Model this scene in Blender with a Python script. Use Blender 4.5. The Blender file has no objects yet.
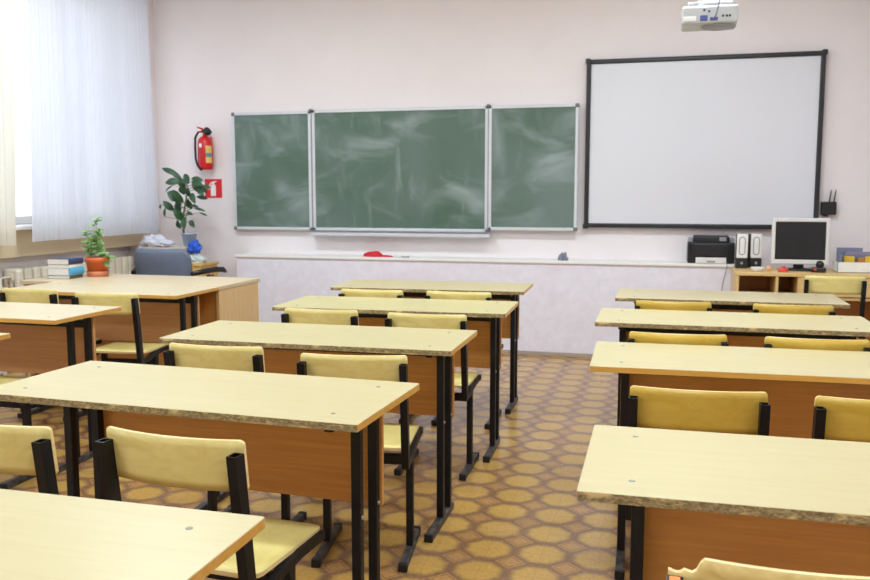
import bpy, bmesh, math, random
from mathutils import Vector, Matrix
random.seed(7)
S = bpy.context.scene
COL = S.collection
PI = math.pi

# ------------------------------------------------------------------ camera
cam_d = bpy.data.cameras.new('camera'); cam = bpy.data.objects.new('camera', cam_d); COL.objects.link(cam)
cam_d.sensor_fit = 'HORIZONTAL'; cam_d.sensor_width = 36; cam_d.lens = 36 * 859.9 / 870
cam.location = (0, 0, 1.3256)
pit, yaw = 0.11138, 0.25905
cam.rotation_euler = (PI / 2 - pit, 0, yaw)
cam_d.dof.use_dof = True; cam_d.dof.focus_distance = 2.3; cam_d.dof.aperture_fstop = 9
cam_d.clip_start = 0.05
S.camera = cam
S.view_settings.view_transform = 'Standard'; S.view_settings.look = 'None'
S.view_settings.gamma = 1; S.view_settings.use_curve_mapping = False
S.view_settings.exposure = 0.2

# ------------------------------------------------------------------ node helpers
def lin(c):
    return tuple((v / 255 / 12.92 if v / 255 <= .04045 else ((v / 255 + .055) / 1.055) ** 2.4) for v in c)

class NT:
    def __init__(s, name):
        s.m = bpy.data.materials.new(name); s.m.use_nodes = True
        s.t = s.m.node_tree; s.n = s.t.nodes; s.l = s.t.links
        s.b = s.n['Principled BSDF']; s.out = s.n['Material Output']
    def node(s, k, **kw):
        n = s.n.new(k)
        for a, v in kw.items(): setattr(n, a, v)
        return n
    def set(s, sock, v):
        if hasattr(v, 'is_output'): s.l.new(v, sock)
        elif isinstance(v, tuple) and len(v) == 3 and sock.type == 'RGBA': sock.default_value = (*v, 1)
        else: sock.default_value = v
    def math(s, op, a, b=0, c=0):
        n = s.node('ShaderNodeMath', operation=op)
        for i, v in enumerate((a, b, c)): s.set(n.inputs[i], v)
        return n.outputs[0]
    def mix(s, f, a, b):
        n = s.node('ShaderNodeMix', data_type='RGBA')
        s.set(n.inputs[0], f); s.set(n.inputs[6], a); s.set(n.inputs[7], b)
        return n.outputs[2]
    def coord(s, scale=(1, 1, 1), loc=(0, 0, 0), rot=(0, 0, 0)):
        tc = s.node('ShaderNodeTexCoord'); mp = s.node('ShaderNodeMapping')
        s.l.new(tc.outputs['Object'], mp.inputs[0])
        mp.inputs['Scale'].default_value = scale; mp.inputs['Location'].default_value = loc; mp.inputs['Rotation'].default_value = rot
        return mp.outputs[0]
    def noise(s, vec, scale=5, detail=3, rough=.55, dist=0):
        n = s.node('ShaderNodeTexNoise'); s.l.new(vec, n.inputs['Vector'])
        n.inputs['Scale'].default_value = scale; n.inputs['Detail'].default_value = detail
        n.inputs['Roughness'].default_value = rough; n.inputs['Distortion'].default_value = dist
        return n.outputs['Fac']
    def ramp(s, f, *stops):
        n = s.node('ShaderNodeValToRGB'); s.set(n.inputs[0], f); e = n.color_ramp.elements
        while len(e) < len(stops): e.new(.5)
        for i, (p, c) in enumerate(stops):
            e[i].position = p; e[i].color = (*c, 1) if len(c) == 3 else c
        return n.outputs[0]
    def smooth(s, v, a, b):
        n = s.node('ShaderNodeMapRange', interpolation_type='SMOOTHSTEP'); s.set(n.inputs[0], v)
        n.inputs[1].default_value = a; n.inputs[2].default_value = b
        return n.outputs[0]
    def bump(s, h, strength=.2, dist=.005):
        n = s.node('ShaderNodeBump'); n.inputs['Strength'].default_value = strength; n.inputs['Distance'].default_value = dist
        s.l.new(h, n.inputs['Height']); s.l.new(n.outputs[0], s.b.inputs['Normal'])
    def fin(s, col=None, rough=.5, spec=.5, metal=0, coat=0):
        if col is not None: s.set(s.b.inputs['Base Color'], col)
        s.set(s.b.inputs['Roughness'], rough); s.b.inputs['Specular IOR Level'].default_value = spec
        s.b.inputs['Metallic'].default_value = metal; s.b.inputs['Coat Weight'].default_value = coat
        s.b.inputs['Coat Roughness'].default_value = .25
        return s.m

def plain(name, c, rough=.5, var=.06, sc=8, **k):
    t = NT(name); f = t.noise(t.coord(), sc, 3)
    c = lin(c)
    a = tuple(max(0, v * (1 - var)) for v in c); b = tuple(min(1, v * (1 + var)) for v in c)
    return t.fin(t.ramp(f, (.3, a), (.7, b)), rough, **k)

def wood(name, c1, c2, scale=(1.2, 22, 22), rough=.4, rot=(0, 0, 0), ns=3, coat=0, spec=.5, dist=.8):
    t = NT(name); f = t.noise(t.coord(scale, rot=rot), ns, 5, .6, dist)
    return t.fin(t.ramp(f, (.3, lin(c1)), (.7, lin(c2))), rough, coat=coat, spec=spec)

# ------------------------------------------------------------------ materials
M = {}
def desk_top_mat(name, c1, c2):
    t = NT(name)
    f = t.noise(t.coord((1.0, 14, 14)), 3, 5, .6, .7)
    g = t.noise(t.coord((1, 1, 1)), 6, 3)
    col = t.mix(t.math('MULTIPLY', t.smooth(g, .5, .8), .25), t.ramp(f, (.3, lin(c1)), (.7, lin(c2))), lin((186, 176, 130)))
    return t.fin(col, t.math('MULTIPLY_ADD', g, .12, .30), spec=.4)
M['top'] = desk_top_mat('pale_maple_laminate', (197, 183, 136), (202, 189, 144))
M['top_green'] = desk_top_mat('greenish_maple_laminate', (197, 184, 132), (205, 193, 144))
M['top_beige'] = desk_top_mat('beige_beech_laminate', (200, 184, 140), (208, 193, 152))
M['top_window_lit'] = desk_top_mat('window_lit_beech_laminate', (202, 186, 150), (210, 195, 162))  # window reflection painted in as a paler, pinker beech tone
def chip_edge():
    t = NT('worn_chipboard_edge'); v = t.coord((1, 1, 1))
    f = t.noise(t.coord((.6, 1, 1)), 190, 3, .65); g = t.noise(t.coord((1, 1, 3)), 9, 4, .65)
    col = t.ramp(f, (.32, lin((104, 84, 54))), (.5, lin((142, 122, 84))), (.68, lin((182, 162, 118))))
    return t.fin(t.mix(t.smooth(g, .55, .66), col, lin((214, 186, 128))), .8)
M['chip'] = chip_edge()
M['band'] = wood('golden_edge_band', (206, 150, 62), (222, 172, 88), (1.5, 20, 20))
M['panel'] = wood('beech_modesty_laminate', (205, 140, 69), (222, 158, 81), (1.0, 9, 26), .42)
M['panel_window_lit'] = wood('window_lit_modesty_laminate', (206, 150, 94), (220, 166, 110), (1.0, 9, 26), .42)  # lighter copy of the modesty beech, window light painted into its colour
M['ply'] = wood('varnished_plywood', (227, 208, 126), (241, 227, 150), (4, 2.5, 9), .33, ns=2.2, dist=1.5)
M['ply_gold'] = wood('golden_varnished_plywood', (208, 172, 66), (222, 190, 86), (4, 2.5, 9), .3, ns=2.2, dist=1.5)
M['ply_worn'] = wood('worn_plywood', (212, 182, 108), (234, 208, 136), (4, 2.5, 9), .38, ns=3, dist=2)
M['ply_edge'] = wood('plywood_edge', (224, 190, 122), (244, 222, 164), (3, 3, 60), .55)
def black_metal():
    t = NT('black_painted_steel'); f = t.noise(t.coord(), 60, 4, .7)
    return t.fin(t.ramp(f, (.5, lin((15, 15, 18))), (.75, lin((27, 26, 28)))), .45, spec=.35)
M['metal'] = black_metal()
def worn_metal():
    t = NT('scuffed_black_steel'); f = t.noise(t.coord((1, .5, 1)), 45, 5, .7)
    return t.fin(t.ramp(f, (.4, lin((26, 25, 26))), (.66, lin((96, 90, 86)))), .5)
M['metal_worn'] = worn_metal()
M['plug'] = plain('black_plastic_cap', (18, 18, 20), .5)
M['screw'] = plain('grey_screw_head', (150, 146, 140), .4, metal=.6)
M['bolt'] = plain('zinc_bolt', (190, 188, 184), .3, metal=.8)
M['orange'] = plain('orange_foam', (238, 138, 74), .8)
M['wall'] = plain('pinkish_cream_paint', (240, 231, 231), .75, .015, 3)
M['wall_left'] = plain('backlit_beige_paint', (219, 199, 164), .75, .02, 3)  # beige spandrel paint with its backlit shade mixed into the colour
M['ceil'] = plain('white_ceiling_paint', (244, 242, 236), .9, .01, 2)
def panel_paper():
    t = NT('lavender_white_washed_panel')
    f = t.noise(t.coord(), 16, 4, .65); g = t.noise(t.coord(loc=(3, 1, 5)), 2.4, 3)
    c = t.ramp(f, (.35, lin((230, 226, 236))), (.65, lin((238, 235, 244))))
    return t.fin(t.mix(t.math('MULTIPLY', t.smooth(g, .52, .72), .55), c, lin((234, 219, 230))), .55)
M['lower'] = panel_paper()
M['white'] = plain('white_gloss_paint', (240, 238, 234), .4, .015)
M['skirt'] = plain('grey_beige_skirting', (176, 160, 146), .5, .06)

def floor_mat():
    t = NT('octagon_linoleum')
    tc = t.node('ShaderNodeTexCoord'); sp = t.node('ShaderNodeSeparateXYZ'); t.l.new(tc.outputs['Object'], sp.inputs[0])
    P = .2; Q = .197
    u = t.math('DIVIDE', t.math('ADD', sp.outputs[0], .4), P); v = t.math('DIVIDE', t.math('SUBTRACT', sp.outputs[1], 3.25), Q)
    def cell(a, off):
        a = t.math('ADD', a, off); return t.math('MULTIPLY', t.math('ABSOLUTE', t.math('SUBTRACT', a, t.math('ROUND', a))), P)
    ax, ay = cell(u, 0), cell(v, 0)
    octd = t.math('MAXIMUM', t.math('MAXIMUM', ax, ay), t.math('MULTIPLY', t.math('ADD', ax, ay), .7071))
    bx, by = cell(u, .5), cell(v, .5)
    dia = t.math('ADD', bx, by)
    n1 = t.noise(tc.outputs['Object'], 70, 4, .7); n2 = t.noise(tc.outputs['Object'], 3, 3)
    brown = t.ramp(n1, (.3, lin((117, 84, 58))), (.7, lin((149, 112, 81))))
    yel = t.ramp(n1, (.3, lin((181, 139, 66))), (.7, lin((206, 166, 91))))
    # faint cross lines in each octagon
    cross = t.math('SUBTRACT', 1, t.smooth(t.math('MINIMUM', ax, ay), .001, .004))
    yel = t.mix(t.math('MULTIPLY', cross, .22), yel, lin((150, 106, 52)))
    ring = t.math('SUBTRACT', 1, t.smooth(t.math('ABSOLUTE', t.math('SUBTRACT', dia, .043)), .002, .006))
    ora = t.mix(t.math('MULTIPLY', ring, .6), t.ramp(n1, (.3, lin((164, 118, 68))), (.7, lin((190, 146, 92)))), lin((118, 82, 50)))
    col = t.mix(t.math('SUBTRACT', 1, t.smooth(octd, .060, .094)), brown, yel)
    col = t.mix(t.math('SUBTRACT', 1, t.smooth(dia, .050, .062)), col, ora)
    col = t.mix(t.math('MULTIPLY', t.smooth(n2, .45, .7), .18), col, lin((160, 128, 104)))
    return t.fin(col, t.math('MULTIPLY_ADD', n2, .16, .17), spec=.75)
M['floor'] = floor_mat()

def chalk_mat():
    t = NT('green_chalkboard_with_smears')
    a = t.noise(t.coord((1, 1, 1)), 1.1, 3, .5, .6)
    b = t.noise(t.coord((1.2, 1, 2.6), rot=(0, .6, 0)), 1.5, 3, .5, .7)
    c = t.noise(t.coord((3.2, 1, .9), rot=(0, -.35, 0), loc=(4, 0, 2)), 1.5, 4, .5, .5)
    e = t.noise(t.coord((1, 1, 7), rot=(0, .75, 0), loc=(1, 0, 3)), 2.4, 4, .55, .6)
    base = t.ramp(a, (.32, lin((83, 107, 89))), (.68, lin((113, 130, 124))))
    s1 = t.math('MULTIPLY', t.smooth(b, .46, .85), .62); s2 = t.math('MULTIPLY', t.smooth(c, .54, .85), .5)
    s3 = t.math('MULTIPLY', t.math('MULTIPLY', t.smooth(e, .5, .8), t.smooth(b, .45, .65)), .42)
    col = t.mix(t.math('MAXIMUM', t.math('MAXIMUM', s1, s2), s3), base, lin((178, 190, 192)))
    return t.fin(col, .66, spec=.25)
M['chalk'] = chalk_mat()
M['alu'] = plain('pale_aluminium_frame', (214, 216, 220), .38, .03, metal=.15)
M['greycap'] = plain('grey_plastic_corner', (108, 106, 110), .5)
M['wb'] = plain('matte_white_screen', (224, 224, 230), .45, .008, 1.5)
M['blackframe'] = plain('black_board_frame', (30, 31, 36), .4)
M['redext'] = plain('red_gloss_enamel', (206, 28, 34), .28)
M['redsign'] = plain('red_sign_print', (222, 36, 46), .5)
M['signwhite'] = plain('white_sign_print', (244, 240, 238), .5)
M['blackrub'] = plain('black_rubber', (24, 24, 26), .55)
M['yellowlabel'] = plain('yellow_sticker', (226, 196, 110), .5)
M['teallabel'] = plain('blue_grey_sticker', (96, 140, 150), .5)
M['brass'] = plain('dark_brass_valve', (150, 110, 70), .4, metal=.7)
M['tdesk'] = wood('light_beech_laminate', (206, 186, 150), (216, 198, 164), (1.2, 18, 18), .32)
M['tside'] = wood('tan_beech_side_laminate', (218, 181, 122), (233, 198, 140), (22, 22, 1), .42)
M['cabinet'] = wood('honey_wood_laminate', (214, 172, 98), (228, 188, 116), (1.5, 14, 14), .42)
M['cdesk'] = wood('pine_laminate', (218, 182, 118), (230, 196, 134), (1.5, 14, 14), .4)
M['shadowbox'] = plain('dark_plastic_device', (28, 26, 26), .5)
M['bluegrey'] = plain('blue_grey_upholstery', (104, 112, 130), .85, .06, 90)
M['blackpl'] = plain('black_plastic', (22, 22, 24), .38)
M['greypl'] = plain('light_grey_plastic', (192, 194, 194), .4)
M['midgrey'] = plain('mid_grey_plastic', (150, 152, 156), .45)
M['whitepl'] = plain('white_plastic', (238, 236, 232), .35)
M['beigepl'] = plain('silver_beige_plastic', (222, 220, 214), .4)
M['screen'] = plain('dark_lcd_screen', (14, 14, 17), .3)
M['paper'] = plain('white_paper', (236, 234, 232), .8, .03, 30)
M['pages'] = plain('book_pages', (232, 228, 222), .85, .04, 60)
M['terra'] = plain('terracotta_plastic', (206, 96, 44), .45, .05)
M['terra2'] = plain('pale_terracotta_saucer', (206, 122, 90), .5, .06)
M['soil'] = plain('dark_soil', (58, 42, 32), .95, .3, 80)
M['herb'] = plain('light_green_leaf', (126, 168, 96), .5, .25, 40)
M['herbstem'] = plain('pale_green_stem', (150, 176, 110), .6)
M['leaf'] = plain('dark_green_leaf', (48, 84, 52), .45, .28, 14)
M['stem'] = plain('brown_green_stem', (112, 116, 70), .7, .2)
M['bluepot'] = plain('pale_blue_plastic', (186, 206, 226), .35)
M['bluecloth'] = plain('bright_blue_plastic_bag', (28, 92, 206), .4)
M['greybag'] = plain('pale_green_grey_plastic_bag', (206, 214, 208), .4)
M['whitebag'] = plain('white_lavender_plastic_bag', (222, 222, 234), .4, .05)
M['card'] = plain('beige_cardboard', (214, 196, 180), .85)
M['rad'] = plain('cream_radiator_enamel', (236, 230, 212), .4, .03)
M['redcloth'] = plain('red_cloth', (206, 38, 48), .85, .12, 40)
M['greyrag'] = plain('grey_rag', (128, 132, 146), .85, .12, 40)
for nm, c in dict(navy=(44, 58, 96), sky=(76, 160, 200), brownbook=(110, 84, 62), slate=(120, 126, 150), mauve=(150, 136, 158), yellow=(238, 196, 40), ochre=(196, 130, 60), cream=(238, 232, 214), redpl=(222, 66, 56), peach=(232, 178, 140), bluepl=(70, 84, 150)).items():
    M[nm] = plain(nm + '_cover', c, .5)

def curtain_mat(name, c):
    t = NT(name); t.n.remove(t.b)
    d = t.node('ShaderNodeBsdfDiffuse'); tr = t.node('ShaderNodeBsdfTranslucent'); tp = t.node('ShaderNodeBsdfTransparent')
    for n in (d, tr): n.inputs[0].default_value = (*lin(c), 1)
    a = t.node('ShaderNodeMixShader'); a.inputs[0].default_value = .62; t.l.new(d.outputs[0], a.inputs[1]); t.l.new(tr.outputs[0], a.inputs[2])
    f = t.noise(t.coord((1, 40, .3)), 4, 3)
    b = t.node('ShaderNodeMixShader'); t.set(b.inputs[0], t.math('MULTIPLY_ADD', f, .06, .03))
    t.l.new(a.outputs[0], b.inputs[1]); t.l.new(tp.outputs[0], b.inputs[2]); t.l.new(b.outputs[0], t.out.inputs[0])
    return t.m
M['sheer'] = curtain_mat('sheer_white_curtain', (228, 229, 235))
M['cream_curtain'] = curtain_mat('cream_curtain', (240, 236, 222))
def glass_mat():
    t = NT('window_glass'); t.n.remove(t.b)
    g = t.node('ShaderNodeBsdfGlossy'); g.inputs['Roughness'].default_value = .02
    tp = t.node('ShaderNodeBsdfTransparent'); mx = t.node('ShaderNodeMixShader'); mx.inputs[0].default_value = .04; t.l.new(tp.outputs[0], mx.inputs[1]); t.l.new(g.outputs[0], mx.inputs[2])
    t.l.new(mx.outputs[0], t.out.inputs[0]); return t.m
M['glass'] = glass_mat()
def lamp_mat():
    t = NT('lit_lamp_diffuser'); t.b.inputs['Base Color'].default_value = (1, 1, 1, 1)
    t.b.inputs['Emission Color'].default_value = (*lin((255, 238, 214)), 1); t.b.inputs['Emission Strength'].default_value = 3.0
    return t.m
M['lamp'] = lamp_mat()

# ------------------------------------------------------------------ mesh builder
class MB:
    def __init__(s, *mats): s.bm = bmesh.new(); s.mats = mats
    def _new(s, fn, mi, mtx=None, bevel=0, seg=2, smooth=False):
        b = bmesh.new(); fn(b)
        if bevel: bmesh.ops.bevel(b, geom=b.edges[:], offset=bevel, segments=seg, profile=.5, affect='EDGES')
        if mtx is not None: b.transform(mtx)
        vs = {v: s.bm.verts.new(v.co) for v in b.verts}
        for f in b.faces:
            try: g = s.bm.faces.new([vs[v] for v in f.verts])
            except ValueError: continue
            g.material_index = mi; g.smooth = smooth or f.smooth
        b.free(); return s
    def box(s, x0, x1, y0, y1, z0, z1, bevel=0, mi=0, mtx=None, seg=2):
        def fn(b):
            r = bmesh.ops.create_cube(b, size=1)
            for v in r['verts']: v.co = Vector(((x0 + x1) / 2 + v.co.x * (x1 - x0), (y0 + y1) / 2 + v.co.y * (y1 - y0), (z0 + z1) / 2 + v.co.z * (z1 - z0)))
        return s._new(fn, mi, mtx, bevel, seg)
    def lathe(s, prof, n=24, mi=0, mtx=None, smooth=True, cap=True):
        def fn(b):
            rings = [[b.verts.new((r * math.cos(2 * PI * k / n), r * math.sin(2 * PI * k / n), z)) for k in range(n)] for r, z in prof]
            for a, c in zip(rings, rings[1:]):
                for k in range(n):
                    f = b.faces.new((a[k], a[(k + 1) % n], c[(k + 1) % n], c[k])); f.smooth = smooth
            if cap: b.faces.new(rings[0][::-1]); b.faces.new(rings[-1])
        return s._new(fn, mi, mtx)
    def tube(s, pts, r, n=8, mi=0, square=False, mtx=None):
        pts = [Vector(p) for p in pts]; rs = r if isinstance(r, (list, tuple)) else [r] * len(pts)
        if square: n = 4
        def fn(b):
            rings = []; up = None
            for i, p in enumerate(pts):
                d = (pts[min(i + 1, len(pts) - 1)] - pts[max(i - 1, 0)]).normalized()
                if up is None:
                    up = Vector((0, 0, 1)) if abs(d.z) < .9 else Vector((0, 1, 0))
                a = d.cross(up).normalized(); c = a.cross(d).normalized(); up = c
                off = PI / 4 if square else 0; k2 = rs[i] * (math.sqrt(2) if square else 1)
                rings.append([b.verts.new(p + (a * math.cos(off + 2 * PI * k / n) + c * math.sin(off + 2 * PI * k / n)) * k2) for k in range(n)])
            for a, c in zip(rings, rings[1:]):
                for k in range(n):
                    f = b.faces.new((a[k], a[(k + 1) % n], c[(k + 1) % n], c[k])); f.smooth = not square
            b.faces.new(rings[0][::-1]); b.faces.new(rings[-1])
            bmesh.ops.recalc_face_normals(b, faces=b.faces[:])
        return s._new(fn, mi, mtx)
    def poly(s, pts, d, mi=0, mtx=None):          # prism: polygon in local XZ, thickness d along +y
        def fn(b):
            a = [b.verts.new((x, 0, z)) for x, z in pts]; c = [b.verts.new((x, d, z)) for x, z in pts]
            b.faces.new(a); b.faces.new(c[::-1]); n = len(pts)
            for k in range(n): b.faces.new((a[k], c[k], c[(k + 1) % n], a[(k + 1) % n]))
            bmesh.ops.recalc_face_normals(b, faces=b.faces[:])
        return s._new(fn, mi, mtx)
    def sphere(s, c, r, mi=0, sub=3, noise=0, flat=None, sc=(1, 1, 1)):
        rnd = random.Random(int(abs(c[0] * 991 + c[1] * 77) * 10))
        def fn(b):
            bmesh.ops.create_icosphere(b, subdivisions=sub, radius=1)
            from mathutils import noise as N
            o = Vector((rnd.random() * 9, rnd.random() * 9, 0))
            for v in b.verts:
                k = 1 + noise * (N.noise(v.co * 2.2 + o) + .5 * N.noise(v.co * 5 + o))
                v.co = Vector((v.co.x * sc[0] * r * k, v.co.y * sc[1] * r * k, v.co.z * sc[2] * r * k)) + Vector(c)
                if flat is not None and v.co.z < flat: v.co.z = flat
            for f in b.faces: f.smooth = True
        return s._new(fn, mi)
    def build(s, name, parent=None, mats=None, loc=(0, 0, 0), rot=(0, 0, 0)):
        me = bpy.data.meshes.new(name); s.bm.normal_update(); s.bm.to_mesh(me); s.bm.free()
        for m in (mats or s.mats): me.materials.append(M[m])
        o = bpy.data.objects.new(name, me); COL.objects.link(o); o.location = loc; o.rotation_euler = rot
        if parent: o.parent = parent
        return o

def tag(o, label=None, cat=None, group=None, kind=None):
    for k, v in (('label', label), ('category', cat), ('group', group), ('kind', kind)):
        if v: o[k] = v
    return o
def thing(name, loc, rz, label, cat, group=None):
    o = bpy.data.objects.new(name, None); COL.objects.link(o); o.empty_display_size = .1
    o.location = loc; o.rotation_euler = (0, 0, rz)
    return tag(o, label, cat, group)
def struct(mb, name, mats, **k): return tag(mb.build(name, None, mats, **k), kind='structure')
def kids(o): return [c for c in COL.objects if c.parent == o]
def copy_tree(o, parent=None):
    c = o.copy(); COL.objects.link(c); c.parent = parent
    for ch in kids(o): copy_tree(ch, c)
    return c

# ------------------------------------------------------------------ room shell
XL, XR, YB, YF, H = -4.62, 1.56, 7.25, -1.7, 3.3
struct(MB().box(XL - .4, XR + .2, YF - .2, YB + .2, -.1, 0), 'floor', ['floor'])
struct(MB().box(XL - .4, XR + .2, YF - .2, YB + .2, H, H + .1), 'ceiling', ['ceil'])
struct(MB().box(XL - .4, XR + .2, YB, YB + .2, 0, H), 'wall_back', ['wall'])
struct(MB().box(XR, XR + .2, YF, YB, 0, H), 'wall_right', ['wall'])
struct(MB().box(XL - .4, XR + .2, YF - .2, YF, 0, H), 'wall_front', ['wall'])
wins = [(4.85, 7.02), (1.75, 3.95), (-1.2, 1.0)]
wl = MB()
wl.box(XL - .4, XL - .1, YF, YB, 0, .86)
prev = YF
for y0, y1 in sorted(wins):
    wl.box(XL - .4, XL, prev, y0, .86, 3.0); prev = y1
wl.box(XL - .4, XL, prev, YB, .86, 3.0)
wl.box(XL - .4, XL, YF, YB, 3.0, H)
sd = MB()
for y0, y1 in wins: sd.box(XL - .4, XL, y0, y1, .86, 1.06)
struct(sd, 'trim_3', ['wall_left'])
niches = [(4.7, 6.88), (1.75, 3.95), (-1.2, 1.0)]
prev = YF
for y0, y1 in sorted(niches):
    wl.box(XL - .1, XL, prev, y0, 0, .86); prev = y1
wl.box(XL - .1, XL, prev, YB, 0, .86)
struct(wl, 'wall_left', ['wall'])
for i, (y0, y1) in enumerate(wins):
    w = MB(); x0, x1 = XL - .3, XL - .24
    f = .06
    w.box(x0, x1, y0, y0 + f, 1.09, 3.0, .004); w.box(x0, x1, y1 - f, y1, 1.09, 3.0, .004)
    w.box(x0, x1, y0 + f, y1 - f, 1.09, 1.09 + f, .004); w.box(x0, x1, y0 + f, y1 - f, 3.0 - f, 3.0, .004)
    for k in (1, 2):
        yy = y0 + (y1 - y0) * k / 3; w.box(x0, x1, yy - .035, yy + .035, 1.09 + f, 3.0 - f, .004)
    wo = struct(w, 'window_%d' % (i + 1), ['white'])
    MB().box(XL - .275, XL - .268, y0 + f, y1 - f, 1.09 + f, 3.0 - f).build('window_pane', wo, ['glass'])
    MB().box(XL - .4, XL + .06, y0 - .02, y1 + .01, 1.06, 1.09, .006).build('window_sill', wo, ['white'])

# low boxed-in panel with a ledge under the boards
struct(MB().box(-3.69, .54, 6.98, YB, 0, .762), 'trim_1', ['lower'])
struct(MB().box(-3.705, .552, 6.965, YB, .762, .785, .004), 'trim_2', ['white'])
struct(MB().box(-3.69, .54, 6.968, 6.98, 0, .035, .003), 'baseboard_back', ['skirt'])
struct(MB().box(XL, -3.69, 7.235, YB, 0, .06, .003).box(.56, XR, 7.235, YB, 0, .06, .003), 'baseboard_back_sides', ['skirt'])

# ------------------------------------------------------------------ desks
DW, DD = 1.2065, .5
def make_desk(x, y, rz, label, top='top', near='chip', ends='band', far='band', leg_left=-.488):
    t = thing('school_desk', (x, y, 0), rz, label, 'desk', 'double student desks')
    mb = MB()
    def fn(b):
        r = .006; pts = []
        for cx, cy, a0 in ((DW / 2 - r, DD / 2 - r, 0), (-DW / 2 + r, DD / 2 - r, 90), (-DW / 2 + r, -DD / 2 + r, 180), (DW / 2 - r, -DD / 2 + r, 270)):
            for k in range(4):
                a = math.radians(a0 + 30 * k); pts.append((cx + r * math.cos(a), cy + r * math.sin(a)))
        lo = [b.verts.new((*p, .730)) for p in pts]; hi = [b.verts.new((*p, .7488)) for p in pts]
        tp = [b.verts.new((p[0] * (1 - .0012 / .6), p[1] * (1 - .0012 / .25), .75)) for p in pts]
        n = len(pts)
        b.faces.new(tp); b.faces.new(lo[::-1])
        for k in range(n):
            b.faces.new((lo[k], lo[(k + 1) % n], hi[(k + 1) % n], hi[k])); b.faces.new((hi[k], hi[(k + 1) % n], tp[(k + 1) % n], tp[k]))
    mb._new(fn, 0)
    for f in mb.bm.faces:
        f.normal_update(); n = f.normal
        if abs(n.z) > .5: f.material_index = 0
        elif n.y < -.6: f.material_index = 1
        elif n.y > .6: f.material_index = 3
        else: f.material_index = 2
    tt = mb.build('tabletop', t, [top, near, ends, far])
    for sx in (-1, 1):
        for ly in (.165, -.165):
            MB().lathe([(.0065, .7495), (.0065, .7508), (.004, .7512), (.003, .7505)], 12).build('screw', tt, ['screw'], loc=(sx * .5, ly, 0))
    for sx in (-1, 1):
        X = .512 if sx > 0 else leg_left
        for ly, h in ((-.035, .72), (.09, .72)):
            p = MB().box(X - .014, X + .014, ly - .014, ly + .014, .03, h, .003).build('leg', t, ['metal'])
            MB().lathe([(.006, 0), (.006, .003), (.003, .005)], 10, mtx=Matrix.Translation((X + sx * .0135, ly, .42)) @ Matrix.Rotation(sx * PI / 2, 4, 'Y')).build('bolt', p, ['bolt'])
        fb = MB().box(X - .0155, X + .0155, -.228, .145, 0.0, .03, .003).build('foot_bar', t, ['metal_worn'])
        MB().box(X - .017, X + .017, -.236, -.22, .0, .032, .003).build('end_cap', fb, ['plug'])
        MB().box(X - .012, X + .012, -.225, .20, .716, .7305, .002).build('support_arm', t, ['metal'])
    MB().box(leg_left - .017, .532, .108, .124, .405, .706, .002).build('modesty_panel', t, ['panel_window_lit' if top == 'top_window_lit' else 'panel'])
    MB().box(leg_left + .01, .505, .082, .098, .66, .70, .002).build('cross_rail', t, ['metal'])
    return t

make_desk(-1.279, 1.113, -.0026, 'nearest desk, its golden-edged corner filling the lower left of the photo', ends='band', near='band')
make_desk(-1.3195, 2.2614, -.045, 'large pale foreground desk left of the aisle, second from the camera, worn chipboard edge', leg_left=-.455)
make_desk(-1.3494, 3.275, .0138, 'third desk from the camera left of the aisle, before the greenish desk')
make_desk(-1.3364, 4.2857, .0364, 'greenish-yellow desk fourth from the camera left of the aisle', top='top_green')
make_desk(-1.3988, 5.2473, .038, 'beige-topped desk left of the aisle, farthest from the camera in its row', top='top_beige', near='chip')
make_desk(.452, 1.895, .0078, 'nearest desk right of the aisle, thick speckled chipboard edge, two screws at left')
make_desk(.3694, 3.155, .0266, 'second desk right of the aisle, with golden edge wood at its left front corner', near='band')
make_desk(.3147, 4.1576, .0018, 'third desk right of the aisle, narrow pale strip before the last one in its row')
make_desk(.3544, 5.1157, -.003, 'farthest desk right of the aisle, just in front of the computer desk', top='top_beige')
make_desk(-3.212, 2.713, 0, 'desk at the left photo edge showing only one small pale corner of its top')
make_desk(-3.2804, 3.5777, -.0102, 'glossy pale window-side desk reflecting daylight, in the left column', top='top_window_lit', near='band')
make_desk(-3.2673, 4.5614, 0, 'window-side student desk pushed against the front of the teacher table', top='top_window_lit', near='band')

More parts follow.
